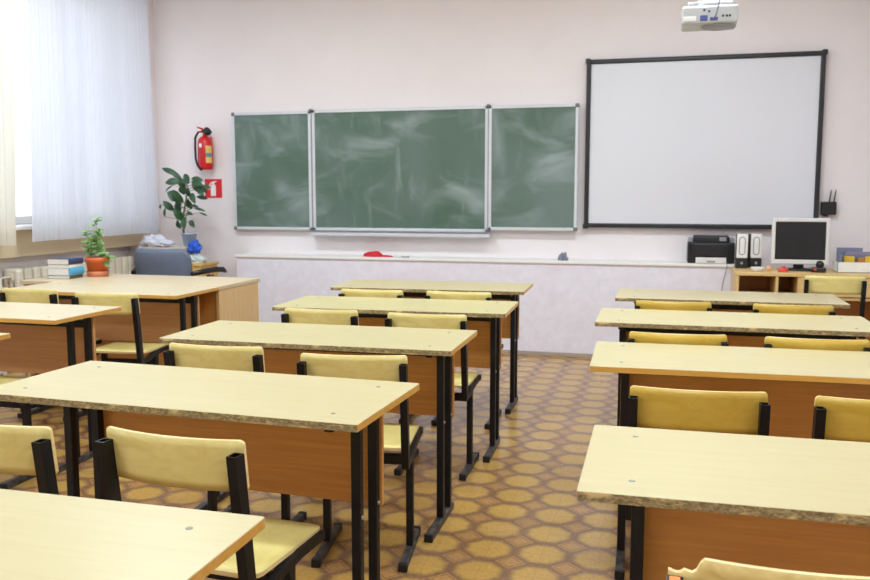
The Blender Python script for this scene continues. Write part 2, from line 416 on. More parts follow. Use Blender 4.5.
# ------------------------------------------------------------------ chairs
def ply_sheet(mb, hw, zlo, zhi, yfun, th, n=28, r=.012, mi=0, me=1, prof=None):
    # upright curved plywood sheet; prof(x) may lower the upper edge (a broken corner)
    xs = [-hw + r * (1 - math.cos(PI / 2 * k / 5)) for k in range(6)]
    xs += [-hw + r + (2 * hw - 2 * r) * k / n for k in range(1, n)]
    xs += [-x for x in xs[:6][::-1]]
    rows = 6
    def fn(b):
        F, Bk = [], []
        for x in xs:
            e = max(0, abs(x) - (hw - r)); c = r - math.sqrt(max(0, r * r - e * e))
            lo, hi = zlo + c, zhi - c
            if prof: hi = min(hi, prof(x))
            F.append([b.verts.new((x, yfun(x, lo + (hi - lo) * j / rows), lo + (hi - lo) * j / rows)) for j in range(rows + 1)])
            Bk.append([b.verts.new((x, yfun(x, lo + (hi - lo) * j / rows) - th, lo + (hi - lo) * j / rows)) for j in range(rows + 1)])
        edge = []
        for i in range(len(xs) - 1):
            for j in range(rows):
                f = b.faces.new((F[i][j], F[i][j + 1], F[i + 1][j + 1], F[i + 1][j])); f.smooth = True
                f = b.faces.new((Bk[i][j], Bk[i + 1][j], Bk[i + 1][j + 1], Bk[i][j + 1])); f.smooth = True
            edge.append(b.faces.new((F[i][-1], Bk[i][-1], Bk[i + 1][-1], F[i + 1][-1]))); edge.append(b.faces.new((F[i][0], F[i + 1][0], Bk[i + 1][0], Bk[i][0])))
        for j in range(rows):
            edge.append(b.faces.new((F[0][j], Bk[0][j], Bk[0][j + 1], F[0][j + 1]))); edge.append(b.faces.new((F[-1][j], F[-1][j + 1], Bk[-1][j + 1], Bk[-1][j])))
        fn.e = set(edge)
        b.faces.index_update(); fn.idx = [f.index for f in edge]
    n0 = len(mb.bm.faces); mb._new(fn, mi)
    mb.bm.faces.ensure_lookup_table()
    for k in fn.idx: mb.bm.faces[n0 + k].material_index = me
    return mb
def seat_bm():
    mb = MB(); hw, y0, y1 = .172, -.15, .205
    def fn(b):
        r = .035; pts = []
        for cx, cy, a0 in ((hw - r, y1 - r, 0), (-hw + r, y1 - r, 90), (-hw + r, y0 + r, 180), (hw - r, y0 + r, 270)):
            for k in range(5):
                a = math.radians(a0 + 22.5 * k); pts.append((cx + r * math.cos(a), cy + r * math.sin(a)))
        n = len(pts); Z = lambda p: .443 - (.007 * max(0, (p[1] - .14) / .075) ** 2) + .006 * max(0, (-p[1]) / .15) ** 2
        top = [b.verts.new((p[0], p[1], Z(p))) for p in pts]; bot = [b.verts.new((p[0], p[1], Z(p) - .011)) for p in pts]
        ct = {}
        # inner grid fan keeps the dish smooth
        rings_t, rings_b = [top], [bot]
        for q in (.7, .35):
            rings_t.append([b.verts.new((p[0] * q, .0325 + (p[1] - .0325) * q, Z((p[0] * q, .0325 + (p[1] - .0325) * q)) - .003 * (1 - q))) for p in pts])
            rings_b.append([b.verts.new((p[0] * q, .0325 + (p[1] - .0325) * q, Z((p[0] * q, .0325 + (p[1] - .0325) * q)) - .003 * (1 - q) - .011)) for p in pts])
        for A, C, fl in ((rings_t[0], rings_t[1], 0), (rings_t[1], rings_t[2], 0), (rings_b[0], rings_b[1], 1), (rings_b[1], rings_b[2], 1)):
            for k in range(n):
                q = (A[k], A[(k + 1) % n], C[(k + 1) % n], C[k]); f = b.faces.new(q[::-1] if fl else q); f.smooth = True
        b.faces.new(rings_t[2]); b.faces.new(rings_b[2][::-1])
        for k in range(n): b.faces.new((bot[k], bot[(k + 1) % n], top[(k + 1) % n], top[k]))
    mb._new(fn, 0)
    for f in mb.bm.faces:
        f.normal_update()
        if abs(f.normal.z) < .5: f.material_index = 1
    return mb
def yback(x, z):     # lean of the back posts, bowed plywood
    return -.162 - (z - .37) * .125 + .028 * (x / .185) ** 2 - .012
def make_chair(loc, rz, label, broken=False, worn=False):
    t = thing('school_chair', loc, rz, label, 'chair', 'plywood school chairs')
    pm = 'ply_worn' if worn else 'ply'
    seat_bm().build('seat', t, [pm, 'ply_edge'])
    prof = None
    if broken:
        def prof(x):
            if x < -.165: return .758 + .0012 * math.sin(x * 300)
            if x < -.145: return .763 + .0012 * math.sin(x * 260)
            if x < -.137: return .763 + (x + .145) * 2.4
            return 9
    ply_sheet(MB(), .184, .666, .787, yback, .009, prof=prof, n=60 if broken else 28).build('backrest', t, [pm, 'ply_edge'])
    for sx in (-1, 1):
        X = sx * .1745
        zt = .752 if broken and sx < 0 else .759
        def yp(z): return -.162 - (z - .37) * .125
        # back post: square tube with an open top
        def post(b):
            a = .0125; d = .017
            def ring(z, k): return [b.verts.new((X + i * a * k, yp(z) - .003 + j * d * k - .0, z)) for i, j in ((-1, -1), (1, -1), (1, 1), (-1, 1))]
            rs = [ring(.388, 1), ring(zt, 1), ring(zt, .74), ring(zt - .027, .74)]
            b.faces.new(rs[0][::-1]); b.faces.new(rs[-1])
            for A, C in zip(rs, rs[1:]):
                for k in range(4): b.faces.new((A[k], A[(k + 1) % 4], C[(k + 1) % 4], C[k]))
        # push the post behind the plywood
        p = MB()._new(post, 0, mtx=Matrix.Translation((0, -.012, 0))).build('back_post', t, ['metal'])
        if broken and sx < 0:
            MB().box(X - .008, X + .008, yp(.75) - .026, yp(.75) - .004, .72, .7535).build('tube_filler', p, ['orange'])
        MB().tube([(X, -.163, .40), (X, -.10, .40), (X, -.04, .414), (X, .05, .424), (X, .18, .424)], .0115, square=True).build('seat_rail', t, ['metal'])
        Q = sx * .157
        MB().box(Q - .013, Q + .013, .012, .046, .028, .413, .003).build('leg', t, ['metal'])
        fb = MB().box(Q - .015, Q + .015, -.14, .19, 0, .029, .004).build('foot_bar', t, ['metal_worn'])
        for sy in (-1, 1): MB().box(Q - .0165, Q + .0165, .025 + sy * .167 - .012, .025 + sy * .167 + .012, 0, .031, .004).build('end_cap', fb, ['plug'])
    MB().box(-.146, .146, .016, .042, .335, .372, .003).build('cross_bar', t, ['metal'])
    MB().box(-.162, .162, .152, .168, .406, .422, .003).build('cross_bar', t, ['metal'])
    return t
YO = .215      # foot centre sits this far in front of the backrest top
chairs = [
 (-1.548, 1.655, -.05, 'foreground plywood chair cut off by the left edge of the photo'),
 (-1.062, 1.675, -.075, 'foreground plywood chair with open-topped back post, between the two nearest desks left of the aisle'),
 (-1.545, 2.735, .02, 'chair with dark knot in its backrest, left seat of third desk left of aisle'),
 (-1.0, 2.69, .14, 'aisle-side chair at the third desk left of the aisle, before the greenish desk'),
 (-1.55, 3.735, .0, 'left-hand chair tucked at the greenish desk, white panelled wall beyond it'),
 (-1.025, 3.71, .03, 'aisle-side chair at the greenish desk, its seat showing beside the black desk legs'),
 (-1.59, 4.585, .0, 'left-hand chair at the last desk left of the aisle, only a sliver of backrest showing'),
 (-1.088, 4.605, .0, 'aisle-side chair at the last desk left of the aisle, sliver of backrest showing'),
 (.106, 2.445, .03, 'golden chair with whole backrest visible, aisle side of the second desk right of aisle'),
 (.592, 2.445, .03, 'golden plywood chair cut off by the right photo edge behind the nearest right desk'),
 (.066, 3.43, .03, 'aisle-side chair at the third desk right of the aisle, backrest top strip showing'),
 (.570, 3.44, .03, 'right-hand chair at the third desk right of the aisle, backrest top strip showing'),
 (.06, 4.46, .02, 'aisle-side chair at the farthest right desk, thin backrest strip above the desk before it'),
 (.625, 4.47, .03, 'right-hand chair at the farthest right desk, thin backrest strip above the desk before it'),
 (-3.505, 4.13, .0, 'pale chair at left end of the desk touching the teacher table'),
 (-2.945, 4.06, .12, 'chair with visible seat at right end of the desk touching the teacher table'),
 (-2.995, 3.05, .0, 'chair of the glossy window-side desk, only its black foot showing below the foreground desk'),
 (1.105, 6.13, -.03, 'plywood chair pushed against the computer desk below the white box of folders'),
]
proto = None
for i, (x, yb, rz, lab) in enumerate(chairs):
    loc = (x + math.sin(rz) * -YO * 1, yb + math.cos(rz) * YO, 0)
    if proto is None: c = proto = make_chair(loc, rz, lab)
    else:
        c = copy_tree(proto); c.location = loc; c.rotation_euler = (0, 0, rz); c['label'] = lab
        if 8 <= i <= 13:            # the right-hand rows are varnished a deeper gold
            for ch in kids(c):
                if ch.name.split('.')[0] in ('seat', 'backrest'):
                    ch.material_slots[0].link = 'OBJECT'; ch.material_slots[0].material = M['ply_gold']
make_chair((.206, 1.288 + YO, 0), 0, 'chair with broken backrest corner, at the bottom right edge of the photo', broken=True, worn=True)

# ------------------------------------------------------------------ teacher desk
t = thing('teacher_desk', (-3.41, 5.105, 0), 0, 'light beech teacher table with a full-height tan side panel, holding books and potted herb', 'desk')
MB().box(-.74, .735, -.285, .285, .725, .75, .003).build('tabletop', t, ['tdesk'])
MB().box(.705, .727, -.27, .27, 0, .725, .002).build('side_panel', t, ['tside'])
MB().box(-.727, -.705, -.27, .27, 0, .725, .002).build('side_panel', t, ['tside'])
MB().box(-.705, .705, -.24, -.222, .2, .725, .002).build('front_panel', t, ['panel'])
# books under / beside the bowl-blue spines
def book(x0, y0, z0, w, d, h, rz, cover, label):
    t = thing('book', (x0, y0, z0), rz, label, 'book', 'books stacked beside the terracotta pot')
    c = MB(); e = .0025
    c.box(-w / 2, w / 2, -d / 2, d / 2, 0, e, .0008); c.box(-w / 2, w / 2, -d / 2, d / 2, h - e, h, .0008)
    # rounded spine at the right
    pts = [(w / 2 - .004 + math.cos(a) * h * .30, h / 2 + math.sin(a) * h / 2) for a in [(-PI / 2 + PI * k / 10) for k in range(11)]]
    inner = [(w / 2 - .006, h - e), (w / 2 - .006, e)]
    c.poly(pts + inner, d, mtx=Matrix.Translation((0, -d / 2, 0)))
    c.build('cover', t, [cover]); MB().box(-w / 2 + .004, w / 2 - .005, -d / 2 + .004, d / 2 - .004, e, h - e).build('pages', t, ['pages'])
bx_, by_ = -3.972, 5.05
book(bx_, by_, .75, .165, .15, .022, .10, 'brownbook', 'brown book lying at the bottom of the stack beside the terracotta pot')
book(bx_, by_, .772, .17, .15, .054, .04, 'sky', 'thick sky-blue book in the middle of the stack beside the terracotta pot')
book(bx_, by_, .826, .165, .15, .02, .09, 'cream', 'thin white-backed book second from top of the stack beside the terracotta pot')
book(bx_, by_, .846, .17, .15, .04, .05, 'navy', 'navy-spined book on top of the stack beside the terracotta pot')

def leaf(mb, base, tip, w, nrm=(0, -1, .4), droop=.0, mi=0, n=7):
    A, B = Vector(base), Vector(tip); L = B - A; d = L.normalized(); N = Vector(nrm); s = d.cross(N).normalized(); N = s.cross(d).normalized()
    def fn(b):
        rows = []
        for i in range(n + 1):
            u = i / n; hw = w * .5 * (math.sin(PI * min(1, u * .93 + .05)) ** .75); c = A + L * u + N * (L.length * .12 * math.sin(PI * u)) + Vector((0, 0, -droop * u * u))
            rows.append([b.verts.new(c - s * hw + N * hw * .3), b.verts.new(c), b.verts.new(c + s * hw + N * hw * .3)])
        for a, c in zip(rows, rows[1:]):
            for k in (0, 1):
                f = b.faces.new((a[k], a[k + 1], c[k + 1], c[k])); f.smooth = True
    return mb._new(fn, mi)
# potted herb
t = thing('potted_herb', (-3.838, 5.22, .75), 0, 'leafy light green plant in a terracotta pot on the teacher table', 'plant')
MB().lathe([(.05, .012), (.063, .012), (.076, .10), (.082, .10), (.085, .134), (.077, .134), (.072, .108)], 28).build('pot', t, ['terra'])
MB().lathe([(.062, 0), (.070, 0), (.075, .036), (.071, .038), (.064, .012), (.0, .012)], 28, cap=False).build('saucer', t, ['terra2'])
MB().lathe([(.001, .112), (.068, .112), (.03, .118), (.001, .12)], 20, cap=False).build('soil', t, ['soil'])
sm = MB(); fm = MB(); rnd = random.Random(4)
stems = [((-.02, 0), (-.03, .02), .36), ((0, .01), (.0, 0), .40), ((-.035, .01), (-.075, -.01), .31), ((.012, -.01), (.02, .0), .30), ((-.03, -.02), (-.06, -.03), .25), ((.03, 0), (.09, -.02), .16), ((.04, .01), (.115, 0), .13), ((.05, -.01), (.12, -.02), .06), ((.0, .03), (-.01, .05), .33), ((-.045, -.01), (-.085, .0), .2)]
for (bx, by), (tx, ty), h in stems:
    P = [Vector((bx, by, .112)), Vector((bx * .6 + tx * .4, by * .6 + ty * .4, .112 + (h - .10) * .55)), Vector((tx, ty, h))]
    sm.tube(P, [.003, .0025, .0015], 6)
    for k in range(int(8 + h * 44)):
        u = .18 + .82 * rnd.random(); p = P[0].lerp(P[1], u * 2) if u < .5 else P[1].lerp(P[2], u * 2 - 1)
        a = rnd.random() * 2 * PI; l = .03 + .022 * rnd.random()
        leaf(fm, p, p + Vector((math.cos(a) * l, math.sin(a) * l, .012 + .014 * (rnd.random() - .3))), .017 + .009 * rnd.random(), (.2, -.6, 1), .006, n=4)
sm.build('stem', t, ['herbstem']); fm.build('foliage', t, ['herb'])

# ------------------------------------------------------------------ corner cabinet and its load
t = thing('corner_cabinet', (-4.12, 6.80, 0), PI / 2, 'narrow honey wood drawer cabinet in the corner behind the office chair', 'cabinet')
MB().box(-.13, .15, -.25, .39, .0, .70, .003).build('body', t, ['cabinet'])
MB().box(-.14, .16, -.268, .40, .70, .722, .003).build('top_board', t, ['cabinet'])
for k in range(3):
    dr = MB().box(-.12, .14, -.264, -.25, .475 - k * .22, .685 - k * .22, .003).build('drawer', t, ['cabinet'])
    MB().lathe([(.006, 0), (.006, .012), (.014, .018), (.012, .028), (.002, .031)], 14, mtx=Matrix.Translation((.01, -.264, .61 - k * .22)) @ Matrix.Rotation(PI / 2, 4, 'X')).build('knob', dr, ['brass'])
cb = thing('cardboard_box', (-4.27, 6.80, .722), 0, 'beige cardboard box on the corner cabinet, under a pale plastic bag', 'box')
MB().box(-.22, .22, -.13, .145, 0, .135, .004).build('carton', cb, ['card'])
MB().box(-.215, .215, -.006, .006, .1352, .1362).build('tape', cb, ['paper'])
bag = MB().sphere((-4.375, 6.755, .905), .12, noise=.45, sub=4, flat=.858, sc=(.95, .65, .5)); bag.sphere((-4.27, 6.745, .885), .07, noise=.5, sub=4, flat=.858, sc=(1.1, .8, .5))
tag(bag.build('plastic_bag', None, ['whitebag']), 'crumpled pale lavender plastic bag on the cardboard box in the corner', 'bag')
g2 = MB().sphere((-3.945, 6.74, .752), .075, noise=.35, sub=4, flat=.7225, sc=(1.1, .8, .55))
tag(g2.build('plastic_bag', None, ['greybag']), 'limp pale grey-green bag on the right end of the corner cabinet', 'bag')
b2 = MB().sphere((-3.985, 6.77, .855), .062, noise=.45, sub=4, flat=.80, sc=(.95, .7, .9))
tag(b2.build('plastic_bag', None, ['bluecloth']), 'bright blue crumpled bag beside the tall plant pot', 'bag')
# tall leafy plant
t = thing('potted_rubber_plant', (-4.085, 6.86, .858), 0, 'tall dark-leaved houseplant in a pale blue pot standing in the corner by the curtain', 'plant')
MB().lathe([(.045, 0), (.05, 0), (.066, .11), (.07, .11), (.07, .122), (.062, .122), (.058, .10)], 24).build('pot', t, ['bluepot'])
MB().lathe([(.001, .102), (.06, .102), (.03, .108), (.001, .11)], 20, cap=False).build('soil', t, ['soil'])
ox, oz = -4.18, .858
sm = MB(); fm = MB()
trunk = [(-.055, 0, .10), (-.058, .0, .25), (-.04, .01, .36), (-.01, 0, .47), (.0, -.01, .59)]
sm.tube(trunk, [.010, .009, .008, .007, .005], 8)
sm.tube([(-.055, 0, .12), (-.02, -.03, .24), (.02, -.04, .33)], [.007, .006, .004], 7)
LV = [(-4.40,1.55,-4.24,1.48,-.05,.062),(-4.34,1.42,-4.22,1.43,-.10,.085),(-4.43,1.34,-4.34,1.40,.04,.022),(-4.54,1.19,-4.45,1.23,-.02,.026),(-4.43,1.12,-4.43,1.20,.03,.03),(-4.37,1.26,-4.30,1.18,-.1,.075),(-4.31,1.34,-4.22,1.27,-.12,.12),(-4.11,1.44,-3.99,1.40,-.08,.085),(-3.99,1.40,-3.90,1.37,-.1,.05),(-4.13,1.38,-4.14,1.30,-.08,.055),(-4.11,1.33,-4.04,1.24,-.12,.065),(-4.06,1.37,-3.99,1.31,-.06,.065),(-4.27,1.20,-4.21,1.09,-.09,.085),(-4.19,1.12,-4.17,1.01,-.1,.07),(-4.14,1.09,-4.07,1.03,-.09,.06),(-4.19,1.16,-4.12,1.14,-.03,.04),(-4.14,1.20,-4.04,1.17,.05,.03),(-4.09,1.16,-4.03,1.13,.06,.022),(-4.36,1.16,-4.31,1.18,.05,.03),(-4.24,1.47,-4.19,1.38,-.06,.08),(-4.30,1.40,-4.24,1.32,.1,.09),(-4.20,1.45,-4.10,1.42,-.1,.08),(-4.22,1.28,-4.18,1.19,.06,.07),(-4.16,1.41,-4.08,1.34,.08,.08),(-4.15,1.46,-4.05,1.44,.04,.06),(-4.28,1.25,-4.25,1.17,-.04,.07),(-4.36,1.50,-4.26,1.46,.06,.05),(-4.33,1.30,-4.27,1.22,.05,.07),(-4.24,1.36,-4.19,1.25,-.14,.07),(-4.12,1.30,-4.04,1.28,.09,.05),(-4.20,1.50,-4.16,1.44,-.02,.06),(-4.08,1.42,-4.00,1.33,.02,.06),(-4.30,1.13,-4.25,1.08,.07,.05),(-4.22,1.10,-4.23,1.02,-.12,.055),(-4.12,1.22,-4.02,1.21,-.1,.035)]
for (x0, z0, x1, z1, dy, w) in LV:
    a = Vector((x0 - ox, 0, z0 - oz)); b = Vector((x1 - ox, 0, z1 - oz))
    # stem end is the one nearer to the trunk
    tz = min(.58, max(.12, (a.z + b.z) / 2)); sx = -.056 + max(0, tz - .25) * .17
    if (a - Vector((sx, 0, tz))).length > (b - Vector((sx, 0, tz))).length: a, b = b, a
    a.x = max(a.x, -.27); b.x = max(b.x, -.27); a.y = dy * .5; b.y = dy
    leaf(fm, a, b, w * .82, (.15, -1, .35), .0, n=8)
    sm.tube([(sx, 0, max(.12, a.z - .03)), tuple(a)], [.003, .002], 5)
sm.build('stem', t, ['stem']); fm.build('foliage', t, ['leaf'])

# ------------------------------------------------------------------ office chair
t = thing('office_chair', (-3.68, 5.93, 0), PI + .02, 'blue-grey upholstered swivel chair behind the teacher table', 'chair')
mb = MB()
def fn(b):
    hw, z0, z1 = .235, .52, .915; cols, rows = 14, 10
    F, K = [], []
    for i in range(cols + 1):
        x = -hw + 2 * hw * i / cols; F.append([]); K.append([])
        for j in range(rows + 1):
            v = j / rows; z = z0 + (z1 - z0) * v
            nx = x * (.93 + .07 * math.sin(PI * v * .75))
            r = .07; dx = max(0, abs(x) - (hw - r)) / r; c = r * (1 - math.sqrt(max(0, 1 - dx * dx)))
            zz = min(z, z1 - c * .9) if v > .5 else max(z, z0 + c * .9)
            zz -= .012 * math.cos(x / hw * PI) * max(0, v - .8)
            y = .10 + .05 * v + .06 * (1 - (x / hw) ** 2)
            e = min(1, 6 * min(v, 1 - v) + .12) * min(1, 6 * min(i / cols, 1 - i / cols) + .12)
            F[-1].append(b.verts.new((nx, y - .03 * e, zz))); K[-1].append(b.verts.new((nx, y + .02 + .015 * e, zz)))
    for i in range(cols):
        for j in range(rows):
            b.faces.new((F[i][j], F[i + 1][j], F[i + 1][j + 1], F[i][j + 1])).smooth = True
            b.faces.new((K[i][j], K[i][j + 1], K[i + 1][j + 1], K[i + 1][j])).smooth = True
        b.faces.new((F[i][-1], F[i + 1][-1], K[i + 1][-1], K[i][-1])).smooth = True; b.faces.new((F[i][0], K[i][0], K[i + 1][0], F[i + 1][0])).smooth = True
    for j in range(rows):
        b.faces.new((F[0][j], F[0][j + 1], K[0][j + 1], K[0][j])).smooth = True; b.faces.new((F[-1][j], K[-1][j], K[-1][j + 1], F[-1][j + 1])).smooth = True
mb._new(fn, 0).build('backrest', t, ['bluegrey'])
MB().box(-.24, .24, -.24, .2, .43, .50, .03, seg=4).build('seat', t, ['bluegrey'])
MB().box(-.03, .03, .19, .22, .40, .62, .006).build('back_bracket', t, ['blackpl'])
MB().box(-.03, .03, .0, .2, .40, .43, .006).build('seat_plate', t, ['blackpl'])
MB().lathe([(.028, .09), (.028, .41)], 16).build('gas_column', t, ['blackpl'])
for k in range(5):
    a = 2 * PI * k / 5 + .3
    leg_ = MB().tube([(0, 0, .10), (math.cos(a) * .16, math.sin(a) * .16, .095), (math.cos(a) * .27, math.sin(a) * .27, .07)], [.026, .021, .015], 8).build('base_arm', t, ['blackpl'])
    MB().lathe([(.012, -.02), (.028, -.018), (.028, .018), (.012, .02)], 16, mtx=Matrix.Translation((math.cos(a) * .27, math.sin(a) * .27, .0285)) @ Matrix.Rotation(a, 4, 'Z') @ Matrix.Rotation(PI / 2, 4, 'X')).build('castor', leg_, ['blackrub'])
for sx in (-1, 1):
    X = sx * .31
    MB().tube([(sx * .20, -.02, .43), (X - sx * .01, -.02, .46), (X, -.02, .60), (X, .02, .705)], .014, 8).build('arm_support', t, ['blackpl'])
    MB().tube([(X + sx * .03, -.20, .715), (X + sx * .025, -.17, .733), (X, -.08, .740), (X - sx * .02, .06, .736), (X - sx * .06, .16, .724)], [.014, .021, .022, .022, .016], 10).build('armrest', t, ['blackpl'])

# ------------------------------------------------------------------ radiator, curtains
t = thing('radiator', (-4.64, 5.33, -.025), 0, 'cream cast-iron radiator in the niche below the window', 'radiator')
for k in range(16):
    y = k * .092; s = MB()
    s.box(-.065, .065, y - .037, y + .037, .70, .80, .022, seg=3); s.box(-.065, .065, y - .037, y + .037, .16, .26, .022, seg=3)
    for dx in (-.045, .0, .045): s.box(dx - .016, dx + .016, y - .034, y + .034, .22, .74, .008)
    s.box(-.03, .03, y - .046, y + .046, .71, .77, .01); s.box(-.03, .03, y - .046, y + .046, .19, .25, .01)
    s.build('radiator_section', t, ['rad'])
for y in (0, .46, .92, 1.38):
    MB().box(-.05, .05, y - .02, y + .02, 0, .165, .004).build('radiator_foot', t, ['rad'])
v = MB().tube([(0, -.04, .74), (0, -.14, .74), (0, -.14, .05), (0, -.14, 0)], .014, 10); v.build('pipe', t, ['rad'])

def curtain(y0t, y1t, y0b, y1b, z0, z1, mat, name, label, folds, amp, xc=-4.44, phase=0):
    n = folds * 8; m = 24; rnd = random.Random(folds)
    am = [.6 + .8 * rnd.random() for _ in range(folds + 1)]
    mb = MB()
    def fn(b):
        G = []
        for i in range(n + 1):
            u = i / n; G.append([])
            for j in range(m + 1):
                v = j / m; z = z1 + (z0 - z1) * v
                ya, yb = y0t + (y0b - y0t) * v ** 1.6, y1t + (y1b - y1t) * v ** 1.6
                a = am[min(folds, int(u * folds))] * amp * (.7 + .5 * v)
                x = xc + a * math.sin(2 * PI * folds * u + phase) + .012 * math.sin(2 * PI * 3.3 * u + 1 + v)
                G[-1].append(b.verts.new((x, ya + (yb - ya) * u + .15 * a * math.sin(4 * PI * folds * u), z)))
        for i in range(n):
            for j in range(m): b.faces.new((G[i][j], G[i + 1][j], G[i + 1][j + 1], G[i][j + 1])).smooth = True
    mb._new(fn, 0); o = mb.build(name, None, [mat]); tag(o, label, 'curtain')
    return o
curtain(5.37, 6.88, 5.29, 6.96, .978, 3.2, 'sheer', 'curtain', 'long sheer white curtain with fine vertical folds hanging before the window', 30, .011)
curtain(4.5, 5.235, 4.5, 5.15, .965, 3.2, 'cream_curtain', 'curtain', 'cream curtain hanging at the far left edge of the photo', 9, .02)
t = thing('curtain_rod', (-4.44, 5.6, 3.215), 0, 'white rod carrying the curtains above the window', 'rod')
MB().tube([(0, -1.2, 0), (0, 1.5, 0)], .013, 10).build('rod', t, ['white'])
for y in (-1.1, .15, 1.4): MB().box(-.185, .013, y - .012, y + .012, -.012, .02, .002).build('bracket', t, ['white'])

# ------------------------------------------------------------------ chalkboard
YW = 7.19
t = thing('chalkboard', (-2.24, 7.25, 1.02), 0, 'green three-panel chalkboard with pale frame and chalk smears on the back wall', 'chalkboard')
def bpanel(x0, x1, z0, z1, name, yf, capL, capR):
    X = lambda v: v + 2.24
    Z = lambda v: v - 1.02
    y = yf - 7.25
    p = MB().box(X(x0) + .012, X(x1) - .012, y + .006, y + .03, Z(z0) + .012, Z(z1) - .012, 0).build(name, t, ['chalk'])
    f = .026
    fr = MB()
    for a, b_, c, d_ in ((x0, x1, z1 - f, z1), (x0, x1, z0, z0 + f)): fr.box(X(a), X(b_), y - .004, y + .034, Z(c), Z(d_), .004)
    for a, b_ in ((x0, x0 + f), (x1 - f, x1)): fr.box(X(a), X(b_), y - .004, y + .034, Z(z0), Z(z1), .004)
    fr.build('frame', p, ['alu'])
    for xx in ([x0 + .014] if capL else []) + ([x1 - .014] if capR else []):
        for zz in (z0 + .014, z1 - .014): MB().box(X(xx) - .016, X(xx) + .016, y - .007, y + .036, Z(zz) - .016, Z(zz) + .016, .005).build('corner_cap', p, ['greycap'])
bpanel(-3.815, -3.045, 1.00, 2.055, 'wing_panel', 7.19, True, False)
bpanel(-3.035, -1.445, 1.0, 2.06, 'center_panel', 7.195, False, False)
bpanel(-1.435, -.69, 1.02, 2.055, 'wing_panel', 7.17, False, True)
for xx in (-3.04, -1.44):
    for zz in (1.015, 2.055): MB().box(xx + 2.24 - .012, xx + 2.24 + .012, -.09, -.02, zz - 1.02 - .01, zz - 1.02 + .012, .003).build('hinge', t, ['greycap'])
    MB().box(xx + 2.24 - .005, xx + 2.24 + .005, -.06, -.03, .0, 1.03, .002).build('hinge_strip', t, ['midgrey'])
MB().box(-3.035 + 2.24, -1.41 + 2.24, -.135, 0, -.062, -.052, .003).box(-3.035 + 2.24, -1.41 + 2.24, -.139, -.131, -.062, -.034, .002).build('chalk_tray', t, ['alu'])
MB().box(-.79, .79, -.03, 0, -.02, 1.03).build('wall_mount', t, ['midgrey'])
MB().box(.82, 1.51, -.045, 0, .03, 1.01).build('wall_mount', t, ['cream'])
MB().box(-1.51, -.82, -.026, 0, .03, 1.01).build('wall_mount', t, ['cream'])

t = thing('whiteboard', (.26, 7.25, 1.05), 0, 'large interactive whiteboard with rounded black frame right of the chalkboard', 'whiteboard')
MB().box(-.88, .88, -.05, -.0, .015, 1.335).build('writing_surface', t, ['wb'])
fr = MB()
for z in (0, 1.316): fr.box(-.895, .895, -.066, -.0, z, z + .036, .008)
for x in (-.895, .859): fr.box(x, x + .036, -.066, -.0, .0, 1.352, .008)
fr.build('frame', t, ['blackframe'])
for x in (-.885, .885):
    for z in (.01, 1.342): MB().box(x - .02, x + .02, -.070, -.0, z - .02, z + .02, .008, seg=3).build('corner_cap', t, ['blackframe'])

# small things on the ledge
r_ = MB().sphere((-2.42, 7.06, .785), .09, noise=.2, sub=4, flat=.7853, sc=(1.05, .6, .52)); r_.sphere((-2.30, 7.05, .787), .04, noise=.2, flat=.7853, sc=(1.4, .6, .35))
tag(r_.build('rag', None, ['redcloth']), 'small red rag lying on the ledge below the chalkboard', 'rag')
g_ = MB().sphere((-.785, 7.06, .80), .042, noise=.55, sub=4, flat=.7853, sc=(.9, .7, 1.1))
tag(g_.build('rag', None, ['greyrag']), 'small grey crumpled rag on the ledge below the right chalkboard wing', 'rag')
tag(MB().tube([(-2.16, 7.03, .7905), (-2.09, 7.035, .7905)], .0055, 8).build('chalk_stick', None, ['midgrey']), 'short grey chalk stick on the ledge right of the red rag', 'chalk')

# ------------------------------------------------------------------ fire extinguisher and sign
t = thing('fire_extinguisher', (-4.072, 7.16, 1.545), 0, 'red fire extinguisher hanging on the back wall left of the chalkboard', 'fire extinguisher')
MB().lathe([(.03, 0), (.062, .004), (.068, .02), (.068, .24), (.06, .275), (.038, .298), (.022, .305), (.022, .315)], 28).build('cylinder', t, ['redext'])
MB().lathe([(.02, .312), (.022, .315), (.022, .335), (.014, .34), (.014, .36)], 16).build('valve', t, ['brass'])
MB().tube([(0, 0, .35), (-.02, -.03, .372), (-.05, -.05, .382)], [.011, .009, .007], 8).tube([(0, 0, .34), (-.02, -.035, .345), (-.045, -.055, .34)], .006, 8).build('lever', t, ['redext'])
MB().lathe([(.012, -.03), (.03, -.026), (.032, .0), (.03, .026), (.012, .03)], 18, mtx=Matrix.Translation((.038, -.02, .345)) @ Matrix.Rotation(1.2, 4, 'X')).build('gauge', t, ['blackrub'])
MB().tube([(-.01, -.02, .345), (-.05, -.03, .34), (-.082, -.03, .29), (-.086, -.03, .2), (-.080, -.035, .1), (-.055, -.05, .04), (-.025, -.06, .012), (-.005, -.062, .0)], [.010, .010, .010, .010, .010, .010, .012, .014], 10).build('hose', t, ['blackrub'])
def arc_label(a0, a1, z0, z1, mat, name):
    mb = MB()
    def fn(b):
        n = 10; A = [(math.radians(a0 + (a1 - a0) * k / n)) for k in range(n + 1)]
        R, R2 = .0695, .067
        o = [[b.verts.new((R * math.cos(a), R * math.sin(a), z)) for z in (z0, z1)] for a in A]
        for p, q in zip(o, o[1:]): b.faces.new((p[0], q[0], q[1], p[1])).smooth = True
    mb._new(fn, 0).build(name, t, [mat])
arc_label(-112, -88, .20, .235, 'signwhite', 'label')
arc_label(-58, -8, .15, .215, 'yellowlabel', 'label'); arc_label(-58, -8, .115, .148, 'teallabel', 'label'); arc_label(-58, -8, .06, .113, 'yellowlabel', 'label')
MB().box(-.02, .02, .06, .0905, .12, .30, .003).build('wall_bracket', t, ['redext'])
